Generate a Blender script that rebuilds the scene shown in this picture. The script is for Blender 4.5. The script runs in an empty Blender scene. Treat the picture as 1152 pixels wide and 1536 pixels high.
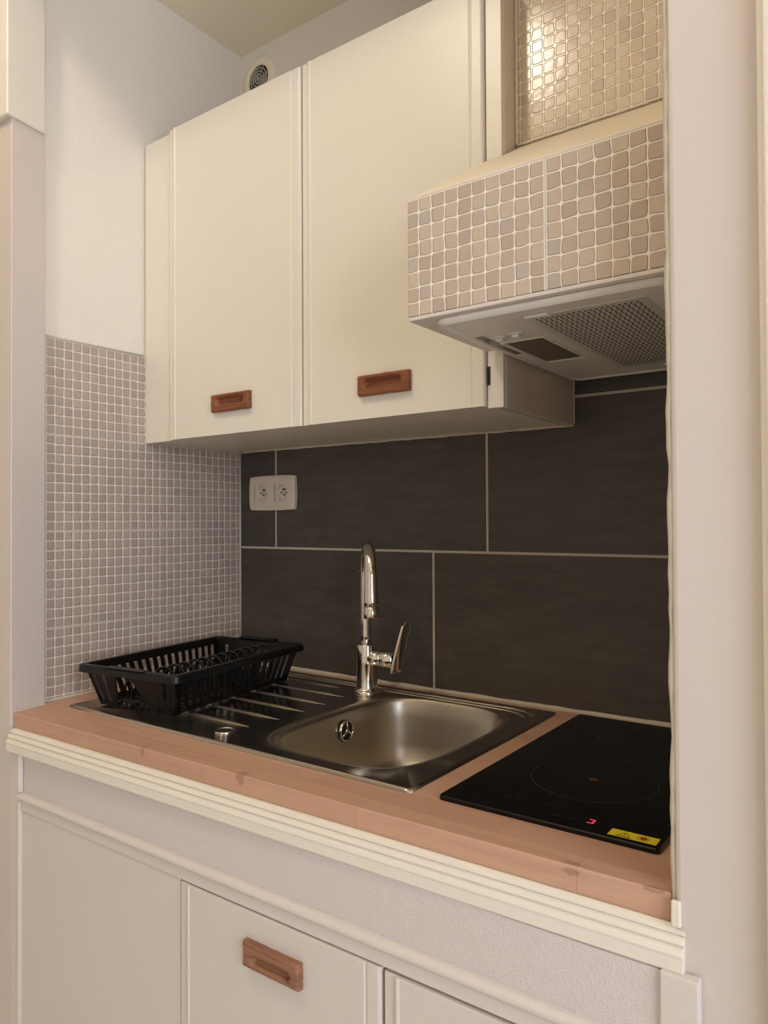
import bpy, bmesh, math, random
from mathutils import Vector, Matrix, noise
random.seed(7)
S = bpy.context.scene
COL = S.collection
PI = math.pi

# ------------------------------------------------------------------ mesh helpers
class MB:
    def __init__(s): s.bm = bmesh.new(); s.mats = [0]
    def face(s, pts, smooth=False, mi=0):
        f = s.bm.faces.new([s.bm.verts.new(p) for p in pts]); f.smooth = smooth; f.material_index = mi; return f
    def box(s, x0, x1, y0, y1, z0, z1, mi=0):
        v = [s.bm.verts.new((x, y, z)) for x in (x0, x1) for y in (y0, y1) for z in (z0, z1)]
        for q in ((0,1,3,2),(4,6,7,5),(0,4,5,1),(2,3,7,6),(0,2,6,4),(1,5,7,3)):
            s.bm.faces.new([v[i] for i in q]).material_index = mi
        return s
    def hexa(s, a, b, mi=0):           # two quads (lists of 4 points) joined
        va = [s.bm.verts.new(p) for p in a]; vb = [s.bm.verts.new(p) for p in b]
        s.bm.faces.new(va); s.bm.faces.new(vb[::-1])
        for i in range(4):
            j = (i+1) % 4; s.bm.faces.new([va[j], va[i], vb[i], vb[j]])
        return s
    def loft(s, loops, closed=True, cap=True, smooth=True, mi=0):
        L = [[s.bm.verts.new(p) for p in l] for l in loops]; n = len(L[0])
        for a, b in zip(L[:-1], L[1:]):
            for i in range(n if closed else n-1):
                j = (i+1) % n; f = s.bm.faces.new([a[i], a[j], b[j], b[i]]); f.smooth = smooth; f.material_index = mi
        if cap and closed:
            for l in (L[0], L[-1]):
                f = s.bm.faces.new(l); f.material_index = mi
        return L
    def prism(s, prof, axis, a, b, smooth=False, mi=0):   # profile in the two other axes, in order
        def mk(p, t):
            q = list(p); q.insert(axis, t); return q
        s.loft([[mk(p, a) for p in prof], [mk(p, b) for p in prof]], smooth=smooth, mi=mi); return s
    def tube(s, pts, r, n=12, cap=True, mi=0):
        pts = [Vector(p) for p in pts]; rs = r if isinstance(r, (list, tuple)) else [r]*len(pts)
        loops = []; up = None
        for i, p in enumerate(pts):
            t = (pts[min(i+1, len(pts)-1)] - pts[max(i-1, 0)]).normalized()
            if up is None:
                up = Vector((0,0,1)) if abs(t.z) < .9 else Vector((1,0,0))
            a = t.cross(up).normalized(); b = a.cross(t).normalized(); up = b
            loops.append([p + a*rs[i]*math.cos(k*2*PI/n) + b*rs[i]*math.sin(k*2*PI/n) for k in range(n)])
        s.loft(loops, cap=cap, mi=mi); return s
    def lathe(s, prof, c, axis=2, n=32, mi=0, cap=False):     # prof: (radius, height)
        loops = []
        for r, h in prof:
            l = []
            for k in range(n):
                a, b = r*math.cos(k*2*PI/n), r*math.sin(k*2*PI/n)
                q = [a, b]; q.insert(axis, h); l.append(Vector(c) + Vector(q))
            loops.append(l)
        s.loft(loops, cap=cap, mi=mi); return s

ORIG = {}
def build(mb, name, mats, parent=None, bevel=0, seg=2, wn=False, local=False, sub=0):
    bm = mb.bm
    bmesh.ops.recalc_face_normals(bm, faces=bm.faces)
    c = sum((v.co for v in bm.verts), Vector()) / max(1, len(bm.verts))
    lo = Vector([min(v.co[i] for v in bm.verts) for i in range(3)]); hi = Vector([max(v.co[i] for v in bm.verts) for i in range(3)])
    c = (lo+hi)/2; c.z = lo.z
    for v in bm.verts: v.co -= c
    me = bpy.data.meshes.new(name); bm.to_mesh(me); bm.free()
    for m in (mats if isinstance(mats, (list, tuple)) else [mats]): me.materials.append(m)
    o = bpy.data.objects.new(name, me); COL.objects.link(o)
    base = ORIG[parent.name] if parent else Vector((0,0,0))
    o.location = c - base
    ORIG[o.name] = c
    if parent: o.parent = parent
    if bevel:
        m = o.modifiers.new('bevel', 'BEVEL'); m.width = bevel; m.segments = seg; m.limit_method = 'ANGLE'; m.angle_limit = math.radians(35)
    if sub:
        m = o.modifiers.new('sub', 'SUBSURF'); m.levels = sub; m.render_levels = sub
    return o
def tag(o, label=None, cat=None, group=None, kind=None):
    if label: o['label'] = label
    if cat: o['category'] = cat
    if group: o['group'] = group
    if kind: o['kind'] = kind
    return o
def empty(name, loc, label, cat, group=None, rz=0, world=True):
    o = bpy.data.objects.new(name, None); COL.objects.link(o); o.location = loc; o.rotation_euler.z = rz
    o.empty_display_size = .05
    ORIG[o.name] = Vector(loc) if world else Vector((0,0,0))
    return tag(o, label, cat, group)
def box(*a): return MB().box(*a)

# ------------------------------------------------------------------ material helpers
def srgb(r, g, b):
    f = lambda c: (c/12.92 if c <= .04045 else ((c+.055)/1.055)**2.4)
    return (f(r/255), f(g/255), f(b/255), 1)
class NT:
    def __init__(s, name):
        s.m = bpy.data.materials.new(name); s.m.use_nodes = True; s.t = s.m.node_tree; s.b = s.t.nodes['Principled BSDF']
    def n(s, typ, **kw):
        o = s.t.nodes.new(typ)
        for k, v in kw.items(): setattr(o, k, v)
        return o
    def val(s, sock, v):
        if hasattr(v, 'is_output') or isinstance(v, bpy.types.NodeSocket): s.t.links.new(v, sock)
        else: sock.default_value = v
    def math(s, op, a, b=0.0, c=None, clamp=False):
        o = s.n('ShaderNodeMath', operation=op, use_clamp=clamp); s.val(o.inputs[0], a); s.val(o.inputs[1], b)
        if c is not None: s.val(o.inputs[2], c)
        return o.outputs[0]
    def smooth(s, v, a, b):
        o = s.n('ShaderNodeMapRange', interpolation_type='SMOOTHSTEP'); s.val(o.inputs[0], v); o.inputs[1].default_value = a; o.inputs[2].default_value = b
        return o.outputs[0]
    def mix(s, f, a, b, mode='MIX'):
        o = s.n('ShaderNodeMix', data_type='RGBA', blend_type=mode); s.val(o.inputs[0], f); s.val(o.inputs[6], a); s.val(o.inputs[7], b)
        return o.outputs[2]
    def pos(s):
        o = s.n('ShaderNodeSeparateXYZ'); g = s.n('ShaderNodeNewGeometry'); s.t.links.new(g.outputs['Position'], o.inputs[0])
        s.P = g.outputs['Position']; return o.outputs
    def noise(s, vec, scale, detail=3, rough=.5):
        o = s.n('ShaderNodeTexNoise'); s.val(o.inputs['Vector'], vec); o.inputs['Scale'].default_value = scale
        o.inputs['Detail'].default_value = detail; o.inputs['Roughness'].default_value = rough; return o.outputs['Fac']
    def comb(s, x, y, z=0.0):
        o = s.n('ShaderNodeCombineXYZ'); s.val(o.inputs[0], x); s.val(o.inputs[1], y); s.val(o.inputs[2], z); return o.outputs[0]
    def bump(s, h, dist, strength=1.0):
        o = s.n('ShaderNodeBump'); o.inputs['Distance'].default_value = dist; o.inputs['Strength'].default_value = strength
        s.val(o.inputs['Height'], h); s.t.links.new(o.outputs[0], s.b.inputs['Normal']); return o
    def set(s, **kw):
        for k, v in kw.items(): s.val(s.b.inputs[k.replace('_', ' ')], v)
        return s.m
def flat(name, col, rough=.5, metal=0.0, spec=.5, emit=None, es=0, coat=0):
    n = NT(name); n.set(Base_Color=col, Roughness=rough, Metallic=metal); n.b.inputs['Specular IOR Level'].default_value = spec
    if coat: n.b.inputs['Coat Weight'].default_value = coat; n.b.inputs['Coat Roughness'].default_value = .05
    if emit: n.b.inputs['Emission Color'].default_value = emit; n.b.inputs['Emission Strength'].default_value = es
    return n.m
def paint(name, col, rough=.45, bscale=60, bdist=.0006, var=.04, detail=4):
    n = NT(name); n.pos(); f = n.noise(n.P, 3, 3)
    c2 = tuple(c*(1-var*2) for c in col[:3]) + (1,)
    n.set(Base_Color=n.mix(f, col, c2), Roughness=rough)
    n.bump(n.noise(n.P, bscale, detail, .6), bdist); return n.m
def mosaic(name, ax, u0, v0, tile, tile2, grout, rough=.28, pitch=.02, gw=.11, wob=.10):
    n = NT(name); p = n.pos(); u = p[ax]; v = p[2]
    nz = n.n('ShaderNodeTexNoise'); n.val(nz.inputs['Vector'], n.P); nz.inputs['Scale'].default_value = 42; nz.inputs['Detail'].default_value = 1
    sp = n.n('ShaderNodeSeparateColor'); n.t.links.new(nz.outputs['Color'], sp.inputs[0])
    U = n.math('DIVIDE', n.math('SUBTRACT', u, u0), pitch); V = n.math('DIVIDE', n.math('SUBTRACT', v, v0), pitch)
    Ud = n.math('ADD', U, n.math('MULTIPLY', n.math('SUBTRACT', sp.outputs[0], .5), wob*4)); Vd = n.math('ADD', V, n.math('MULTIPLY', n.math('SUBTRACT', sp.outputs[1], .5), wob*4))
    def edge(w):   # distance to nearest cell border, 0..0.5
        f = n.math('FRACT', w); return n.math('MINIMUM', f, n.math('SUBTRACT', 1.0, f))
    eu, ev = edge(Ud), edge(Vd)
    # rounded-square distance: p-norm of the inside
    a = n.math('POWER', n.math('SUBTRACT', 1.0, n.math('MULTIPLY', eu, 2)), 7.0); b = n.math('POWER', n.math('SUBTRACT', 1.0, n.math('MULTIPLY', ev, 2)), 7.0)
    r = n.math('POWER', n.math('ADD', a, b), 1/7.0)       # 0 centre, ~1 border
    m = n.smooth(r, 1-gw*1.25, 1-gw*.55)                        # 1 in the grout
    # sheet joints every ten tiles
    su = n.math('MULTIPLY', edge(n.math('DIVIDE', U, 10)), 10); sv = n.math('MULTIPLY', edge(n.math('DIVIDE', V, 10)), 10)
    seam = n.math('SUBTRACT', 1.0, n.smooth(n.math('MINIMUM', su, sv), .09, .16))
    line = n.math('SUBTRACT', 1.0, n.smooth(n.math('MINIMUM', su, sv), .035, .07))
    wn = n.n('ShaderNodeTexWhiteNoise', noise_dimensions='2D'); n.val(wn.inputs['Vector'], n.comb(n.math('FLOOR', Ud), n.math('FLOOR', Vd)))
    cell = n.mix(wn.outputs['Value'], tile, tile2)
    w2 = n.n('ShaderNodeTexWhiteNoise', noise_dimensions='3D'); n.val(w2.inputs['Vector'], n.comb(n.math('FLOOR', Ud), n.math('FLOOR', Vd), 3.3))
    cell = n.mix(n.math('MULTIPLY', n.math('GREATER_THAN', w2.outputs['Value'], .86), .35), cell, srgb(176, 166, 160))
    cell = n.mix(n.math('MULTIPLY', n.noise(n.P, 160, 2), .25), cell, tuple(c*.8 for c in tile[:3])+(1,))
    g = n.math('MAXIMUM', m, seam)
    colr = n.mix(g, cell, grout); colr = n.mix(n.math('MULTIPLY', line, .6), colr, tuple(c*.5 for c in grout[:3])+(1,))
    h = n.math('SUBTRACT', 1.0, n.smooth(r, 1-gw*2.2, 1-gw*.6))
    h = n.math('MULTIPLY', h, n.math('SUBTRACT', 1.0, seam))
    h = n.math('ADD', h, n.math('MULTIPLY', n.noise(n.P, 55, 2), .3))
    n.set(Base_Color=colr, Roughness=rough); n.bump(h, .0011); return n.m

M = {}
WHITE = srgb(236, 226, 208)
M['wall'] = paint('painted_plaster', srgb(240, 231, 218), .6, 170, .0011, .02, 5)
M['ceil'] = paint('ceiling_paint', srgb(250, 238, 212), .7, 90, .0005)
M['cab'] = paint('cream_satin_paint', srgb(233, 225, 211), .36, 45, .0003, .015)
M['low'] = paint('white_satin_paint', srgb(221, 211, 203), .36, 40, .0004, .02)
M['post'] = paint('post_gloss_paint', srgb(216, 203, 194), .38, 14, .0012, .02, 2)
M['cream'] = paint('cream_gloss_paint', srgb(238, 229, 215), .35, 90, .0005, .02)
M['side'] = paint('glossy_side_paint', srgb(232, 219, 202), .12, 20, .0003, .01)
M['caulk'] = paint('sealant', srgb(214, 204, 184), .5, 150, .001, .12)
M['ledge'] = paint('woodchip_ledge_paint', srgb(238, 224, 200), .5, 80, .0010, .05)
M['mosL'] = mosaic('mosaic_wall_tiles', 1, -.3455, 1.448, srgb(176, 157, 146), srgb(190, 171, 157), srgb(226, 213, 198), gw=.13, wob=.04)
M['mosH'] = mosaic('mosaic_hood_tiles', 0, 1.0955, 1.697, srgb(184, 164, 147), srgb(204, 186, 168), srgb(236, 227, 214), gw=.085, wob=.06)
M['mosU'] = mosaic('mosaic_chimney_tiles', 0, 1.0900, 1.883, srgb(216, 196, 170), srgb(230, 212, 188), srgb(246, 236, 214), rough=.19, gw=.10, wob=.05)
M['grout'] = paint('pale_grout', srgb(206, 196, 180), .8, 200, .0006, .06)
# dark slate look tile
n = NT('dark_concrete_tile'); n.pos()
st = n.n('ShaderNodeMapping'); n.t.links.new(n.P, st.inputs[0]); st.inputs['Scale'].default_value = (1, 1, 5)
f1 = n.noise(st.outputs[0], 9, 6, .7); f2 = n.noise(n.P, 3, 3)
c = n.mix(n.smooth(f1, .3, .7), srgb(70, 63, 59), srgb(86, 79, 74)); c = n.mix(n.math('MULTIPLY', n.smooth(f2, .35, .75), .5), c, srgb(64, 56, 52))
n.set(Base_Color=c, Roughness=n.math('ADD', .42, n.math('MULTIPLY', f1, .16))); n.bump(f1, .0004); M['tile'] = n.m
# beech block worktop
n = NT('oiled_wood_worktop'); p = n.pos()
w = n.math('SUBTRACT', p[1], p[2])
br = n.n('ShaderNodeTexBrick', offset=.37, squash=1.0); n.val(br.inputs['Vector'], n.comb(n.math('ADD', p[0], n.math('MULTIPLY', n.noise(n.P, 8, 2), .01)), n.math('ADD', w, .0215))); br.inputs['Scale'].default_value = 1
br.inputs['Brick Width'].default_value = .29; br.inputs['Row Height'].default_value = .043; br.inputs['Mortar Size'].default_value = .0004; br.inputs['Mortar Smooth'].default_value = .6
br.inputs['Color1'].default_value = srgb(204, 163, 136); br.inputs['Color2'].default_value = srgb(192, 150, 125); br.inputs['Mortar'].default_value = srgb(170, 124, 100)
g = n.noise(n.comb(n.math('MULTIPLY', p[0], 6), n.math('MULTIPLY', w, 90), 0), 1.0, 4, .6)
col = n.mix(n.math('MULTIPLY', n.smooth(g, .35, .75), .3), br.outputs[0], srgb(168, 122, 98))
blot = n.noise(n.P, 11, 3, .6); col = n.mix(n.math('MULTIPLY', n.smooth(blot, .55, .8), .45), col, srgb(210, 176, 156))
def spot(x, y, rx, rw):
    d = n.math('ADD', n.math('POWER', n.math('DIVIDE', n.math('SUBTRACT', p[0], x), rx), 2), n.math('POWER', n.math('DIVIDE', n.math('SUBTRACT', w, y), rw), 2))
    d = n.math('ADD', d, n.math('MULTIPLY', n.math('SUBTRACT', n.noise(n.P, 130, 3), .5), 1.6))
    return n.math('SUBTRACT', 1.0, n.smooth(d, .35, 1.1))
for (x, y, rx, rw) in ((.655, -1.513, .010, .009), (1.150, -1.507, .012, .004), (.43, -1.515, .006, .008), (1.235, -1.512, .012, .004)):
    col = n.mix(n.math('MULTIPLY', spot(x, y, rx, rw), .42), col, srgb(120, 84, 62))
n.set(Base_Color=col, Roughness=.46); n.bump(g, .0002); M['wood'] = n.m
# handle wood
n = NT('red_brown_wood'); p = n.pos()
g = n.noise(n.comb(n.math('MULTIPLY', p[0], 14), n.math('MULTIPLY', p[2], 260), p[1]), 1.0, 4, .65)
n.set(Base_Color=n.mix(n.smooth(g, .3, .7), srgb(150, 88, 52), srgb(112, 62, 36)), Roughness=.42); n.bump(g, .0003); M['hand'] = n.m
n = NT('weathered_brown_wood'); p = n.pos()
g = n.noise(n.comb(n.math('MULTIPLY', p[0], 14), n.math('MULTIPLY', p[2], 260), p[1]), 1.0, 4, .65)
n.set(Base_Color=n.mix(n.smooth(g, .3, .7), srgb(160, 112, 84), srgb(122, 80, 58)), Roughness=.5); n.bump(g, .0003); M['hand2'] = n.m
# steel
n = NT('stainless_steel'); p = n.pos()
g = n.noise(n.comb(n.math('MULTIPLY', p[0], 8), n.math('MULTIPLY', p[1], 300), n.math('MULTIPLY', p[2], 300)), 1.0, 2)
n.set(Base_Color=srgb(188, 180, 168), Metallic=1.0, Roughness=n.math('ADD', .17, n.math('MULTIPLY', g, .06))); M['steel'] = n.m
n = NT('satin_basin_steel'); p = n.pos()
g = n.noise(n.P, 90, 3)
n.set(Base_Color=srgb(186, 176, 160), Metallic=1.0, Roughness=n.math('ADD', .30, n.math('MULTIPLY', g, .10))); M['basin'] = n.m
M['chrome'] = flat('polished_chrome', srgb(222, 216, 208), .06, 1.0)
M['blackplastic'] = flat('black_plastic', srgb(11, 11, 11), .38, 0, .35)
M['glass'] = flat('black_ceramic_glass', srgb(6, 6, 7), .07, 0, .35)
M['mark'] = flat('grey_print', srgb(52, 50, 48), .4)
M['orange'] = flat('orange_print', srgb(130, 58, 28), .4)
M['yellow'] = flat('yellow_sticker', srgb(226, 208, 40), .4)
M['stickred'] = flat('red_print', srgb(150, 40, 20), .5)
M['dark'] = flat('dark_void', srgb(26, 22, 19), .7)
M['led'] = flat('red_led', srgb(120, 10, 20), .3, 0, .5, (1, .06, .12, 1), .8)
M['plastic'] = flat('cream_plastic', srgb(222, 210, 192), .35)
M['hood'] = flat('white_hood_plastic', srgb(224, 217, 206), .35)
M['hoodlens'] = flat('smoked_lamp_cover', srgb(92, 82, 70), .25)
M['filter'] = flat('aluminium_filter', srgb(222, 214, 202), .45, .3)
n = NT('pimpled_white_paint'); n.pos()
vo = n.n('ShaderNodeTexVoronoi'); n.t.links.new(n.P, vo.inputs['Vector']); vo.inputs['Scale'].default_value = 380
n.set(Base_Color=srgb(217, 207, 204), Roughness=.42); n.bump(n.smooth(vo.outputs['Distance'], .15, .75), .00025); M['pimple'] = n.m
n = NT('pale_floor_tile'); p = n.pos()
br = n.n('ShaderNodeTexBrick', offset=0.0); n.val(br.inputs['Vector'], n.P); br.inputs['Scale'].default_value = 1
br.inputs['Brick Width'].default_value = .33; br.inputs['Row Height'].default_value = .33; br.inputs['Mortar Size'].default_value = .003
br.inputs['Color1'].default_value = srgb(238, 234, 224); br.inputs['Color2'].default_value = srgb(234, 230, 220); br.inputs['Mortar'].default_value = srgb(180, 178, 168)
n.set(Base_Color=br.outputs[0], Roughness=.3); M['floor'] = n.m

# ------------------------------------------------------------------ key dimensions (metres; back wall y=0, left wall x=0)
CT = .90            # worktop height
ZC = 2.505          # ceiling
RX = 1.256          # niche right side
def st(o): return tag(o, kind='structure')

# ------------------------------------------------------------------ room shell
X0, X1, Y0 = -2.2, 3.1, -3.9
st(build(box(X0-.1, X1+.1, Y0-.1, .12, -.1, 0), 'floor', M['floor']))
mb = MB(); ZR = 3.0
mb.box(-.10, RX+.105, -.62, .12, ZC, ZC+.1).box(X0-.1, X1+.1, Y0-.1, .12, ZR, ZR+.1)
st(build(mb, 'ceiling', M['ceil']))
wb = st(build(box(X0-.1, X1+.1, .0, .12, 0, 3.0), 'wall_back', M['wall']))
wl = st(build(box(-.10, 0, -.56, 0, 0, ZC), 'wall_left', M['wall']))
wr = st(build(box(RX, RX+.105, -.618, 0, 0, ZC), 'wall_right', M['post'], bevel=.006, seg=3))
st(build(box(X0-.1, X1+.1, Y0-.1, Y0, 0, 3.0), 'wall_rear', M['wall']))
st(build(box(X0-.1, X0, Y0, 0, 0, 3.0), 'wall_far_left', M['wall']))
# right room wall with a window opening
mb = MB(); wy0, wy1, wz0, wz1 = -2.7, -1.0, .8, 2.3
mb.box(X1, X1+.1, Y0, wy0, 0, ZR).box(X1, X1+.1, wy1, 0, 0, ZR).box(X1, X1+.1, wy0, wy1, 0, wz0).box(X1, X1+.1, wy0, wy1, wz1, ZR)
st(build(mb, 'wall_far_right', M['wall']))
mb = MB(); t = .05
mb.box(X1+.02, X1+.07, wy0, wy0+t, wz0, wz1).box(X1+.02, X1+.07, wy1-t, wy1, wz0, wz1).box(X1+.02, X1+.07, wy0+t, wy1-t, wz0, wz0+t).box(X1+.02, X1+.07, wy0+t, wy1-t, wz1-t, wz1)
mb.box(X1+.02, X1+.07, (wy0+wy1)/2-.025, (wy0+wy1)/2+.025, wz0+t, wz1-t)
st(build(mb, 'window_1', M['post']))
# lintel above the kitchen niche
st(build(box(-.10, RX+.105, -.74, -.62, 2.42, ZR), 'trim_1', M['wall']))
# left jamb board and the boxed casing above it
mb = MB(); mb.prism([(-.016, -.632), (.034, -.632), (.021, -.556), (-.016, -.556)], 2, 0, 2.054)
st(build(mb, 'trim_2', M['post'], bevel=.002))
mb = MB(); mb.prism([(-.10, -.644), (.040, -.644), (.026, -.558), (-.10, -.558)], 2, 2.054, ZC)
st(build(mb, 'trim_3', M['cab'], bevel=.0035, seg=3))
# right outer casing (catches the daylight)
mb = MB(); mb.prism([(RX+.081, -.6185), (RX+.081, -.6245), (RX+.0845, -.6250), (RX+.0875, -.6330), (RX+.093, -.6335), (RX+.112, -.6265), (RX+.30, -.626), (RX+.30, -.6185)], 2, 0, ZC)
st(build(mb, 'trim_4', M['wall'], bevel=.0015))
st(build(box(RX+.105, RX+.30, -.6185, 0, 0, ZC), 'wall_right_side', M['wall']))

# back wall tiles: real slabs over a grout bed
g = st(build(box(0.0005, RX, -.0078, -.0002, CT-.02, 1.80), 'tile_grout', M['grout'], wb)); 
mb = MB(); gap = .0027; zr = [(.897, 1.199), (1.199, 1.501), (1.501, 1.803)]
for k, (z0, z1) in enumerate(zr):
    off = .1324 if k == 1 else .6013
    xs = [0.004] + [x for x in (off-1.2, off-.6, off, off+.6, off+1.2) if .01 < x < RX-.01] + [RX]
    for a, b in zip(xs[:-1], xs[1:]):
        mb.box(a+gap*(a > .01), b-gap*(b < RX-.01), -.009, -.004, z0+gap, min(z1-gap, 1.80))
st(build(mb, 'tile_backsplash', M['tile'], wb, bevel=.0008, seg=1))
# left mosaic
st(build(box(0, .004, -.56, -.010, CT-.02, 1.649), 'mosaic_tiling', M['mosL'], wl, bevel=.001))
mb = MB(); mb.tube([(.0035, -.56, 1.650), (.0035, -.31, 1.650)], .0022, 8); mb.tube([(.004, -.010, CT), (.004, -.010, 1.45)], .003, 8)
st(build(mb, 'tile_sealant', M['caulk'], wl))

# rough sealant along the right post's inner edge
mb = MB(); pts = []; rs = []
for i in range(90):
    z = .875 + i*(2.45-.875)/89
    pts.append((RX-.001+random.uniform(-.0008, .0008), -.612, z)); rs.append(random.uniform(.0022, .0042))
mb.tube(pts, rs, 7)
st(build(mb, 'edge_sealant', M['caulk'], wr))

# ------------------------------------------------------------------ worktop
def wobble(pts): return pts
root = empty('worktop', (.65, -.31, CT-.028), 'pinkish wood block worktop with dark knots along its front edge', 'worktop')
mb = MB()
# cut-out for the sink basin so that the bowl hangs free
FL, FR = (.046, -.6265), (RX-.003, -.6125)
def fy(x): return FL[1] + (FR[1]-FL[1])*(x-FL[0])/(FR[0]-FL[0])
hx0, hx1, hy0, hy1 = .50, .885, -.53, -.06
xs = [.022, .034, hx0, hx1, 1.20, RX-.003]
def quadcol(xa, xb, ya0, yb0, y1):
    mb.hexa([(xa, ya0, CT-.028), (xb, yb0, CT-.028), (xb, y1, CT-.028), (xa, y1, CT-.028)], [(xa, ya0, CT), (xb, yb0, CT), (xb, y1, CT), (xa, y1, CT)])
top = MB()
outer = [(.0335, fy(.034)), (RX-.003, fy(RX-.003)), (RX-.003, -.011), (.006, -.011), (.006, -.553), (.0215, -.5535)]
inner = [(hx0, hy0), (hx1, hy0), (hx1, hy1), (hx0, hy1)]
bm = top.bm
def ring(pts, z): return [bm.verts.new((x, y, z)) for x, y in pts]
for z in (CT, CT-.028):
    o_ = ring(outer, z); i_ = ring(inner, z)
    for f in ((o_[0], o_[1], i_[1], i_[0]), (o_[1], o_[2], i_[2], i_[1]), (o_[2], o_[3], i_[3], i_[2]), (o_[3], o_[4], i_[0], i_[3]), (o_[4], o_[5], i_[0]), (o_[5], o_[0], i_[0])):
        bm.faces.new(f)
    if z == CT: T_ = (o_, i_)
    else: B_ = (o_, i_)
for A, B in ((T_[0], B_[0]), (T_[1], B_[1])):
    for i in range(len(A)):
        j = (i+1) % len(A); bm.faces.new((A[i], A[j], B[j], B[i]))
build(top, 'board', M['wood'], root, bevel=.0035, seg=3)
mb = MB()
def caulk(p, q, r, nseg=60):
    P, Q = Vector(p), Vector(q); pts = []; rs = []
    for i in range(nseg+1):
        pts.append(P.lerp(Q, i/nseg) + Vector((0, 0, random.uniform(-.0004, .0004)))); rs.append(r*random.uniform(.8, 1.2))
    mb.tube(pts, rs, 8)
caulk((.012, -.0105, CT+.001), (RX-.004, -.0105, CT+.001), .0052)
caulk((.0055, -.012, CT+.001), (.0055, -.552, CT+.001), .0032)
caulk((.0225, -.556, CT), (.0335, -.618, CT), .0022, 20)
build(mb, 'sealant_bead', M['caulk'], root)

mb = MB(); mb.box(RX-.0025, RX+.0065, -.6225, -.6175, CT-.027, CT-.002); build(mb, 'end_filler', M['cream'], root, bevel=.0015)
# ------------------------------------------------------------------ base cabinet
YF = -.632
root = empty('base_cabinet', (.65, YF, 0), 'white painted base cabinet with stepped moulding below the worktop', 'cabinet')
L0, R0 = .036, 1.281
mb = MB()
prof = [(-.60, .8718), (-.640, .8718), (-.6445, .8695), (-.6455, .8655), (-.6430, .8640), (-.6480, .8625), (-.6505, .8585), (-.6485, .8560), (-.6475, .8550), (-.6520, .8530), (-.6540, .8490), (-.6530, .8455), (-.6530, .8330), (-.650, .8300), (-.638, .8290), (-.60, .8290)]
prof = [(y+.0085 if y < -.61 else y, z) for y, z in prof]
mb.prism(prof, 0, L0+.004, 1.2655)
for v in mb.bm.verts: v.co.y += .0175*(v.co.x-.05)/1.2
build(mb, 'moulding', M['cream'], root, bevel=.0007, seg=2)
build(box(L0+.004, R0-.002, YF+.005, -.60, .755, .830), 'fascia_panel', M['pimple'], root)
mb = MB(); pr_ = []
for k in range(9):
    a = PI/2 + k*PI/8*1.0
    pr_.append((YF+.004+.0105*math.cos(a), .748+.0075*math.sin(a)))
mb.prism(pr_ + [(-.61, .7405), (-.61, .7555)], 0, .066, R0-.036, smooth=False)
build(mb, 'horizontal_bead', M['low'], root, bevel=.0008)
mb = MB(); mb.box(L0+.006, R0-.002, YF-.0015, -.60, .7235, .742)
build(mb, 'top_rail', M['low'], root, bevel=.0015)
build(box(L0, .064, YF-.001, -.60, .0, .829), 'left_stile', M['low'], root, bevel=.0015)
mb = MB()
for (za, zb) in ((.756, .829), (.10, .7395)):
    mb.prism([(.0635, YF+.004), (.0650, YF-.003), (.0690, YF-.0045), (.0725, YF-.003), (.0735, YF+.004)], 2, za, zb)
build(mb, 'vertical_bead', M['low'], root, bevel=.0008)
build(box(R0-.036, R0, YF-.0005, -.6195, .0, .8325), 'right_stile', M['low'], root, bevel=.002)
build(box(.064, .5355, YF+.0012, -.60, .10, .7235), 'fixed_panel', M['low'], root, bevel=.001)
build(box(.04, RX-.004, -.595, -.02, .08, .12), 'cabinet_floor', M['low'], root)
build(box(.06, RX-.01, -.58, -.56, 0, .08), 'plinth', M['low'], root)
build(box(.5355, 1.245, -.612, -.600, .12, .722), 'inner_panel', M['dark'], root)
def door_profile(x0, x1, yf, th, e=.021):
    # bottom view outline: edge strips slightly lower, fine bead where the flat field starts
    d = .0022
    return [(x0, yf+th), (x0, yf+d+.003), (x0+.0012, yf+d+.0006), (x0+.003, yf+d), (x0+e-.004, yf+d), (x0+e-.002, yf-.0012), (x0+e+.001, yf-.0018), (x0+e+.004, yf),
            (x1-e-.004, yf), (x1-e-.0025, yf+.0016), (x1-e-.0005, yf+.0016), (x1-e+.001, yf+.0003), (x1-.004, yf+.0005), (x1-.0015, yf+.0015), (x1, yf+.004), (x1, yf+th)]
def make_door(root, x0, x1, z0, z1, yf, th, mat, label=None):
    mb = MB(); mb.prism(door_profile(x0, x1, yf, th), 2, z0, z1)
    d = build(mb, 'door', mat, root, bevel=.0008)
    if label: d['label'] = label
    return d
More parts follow.
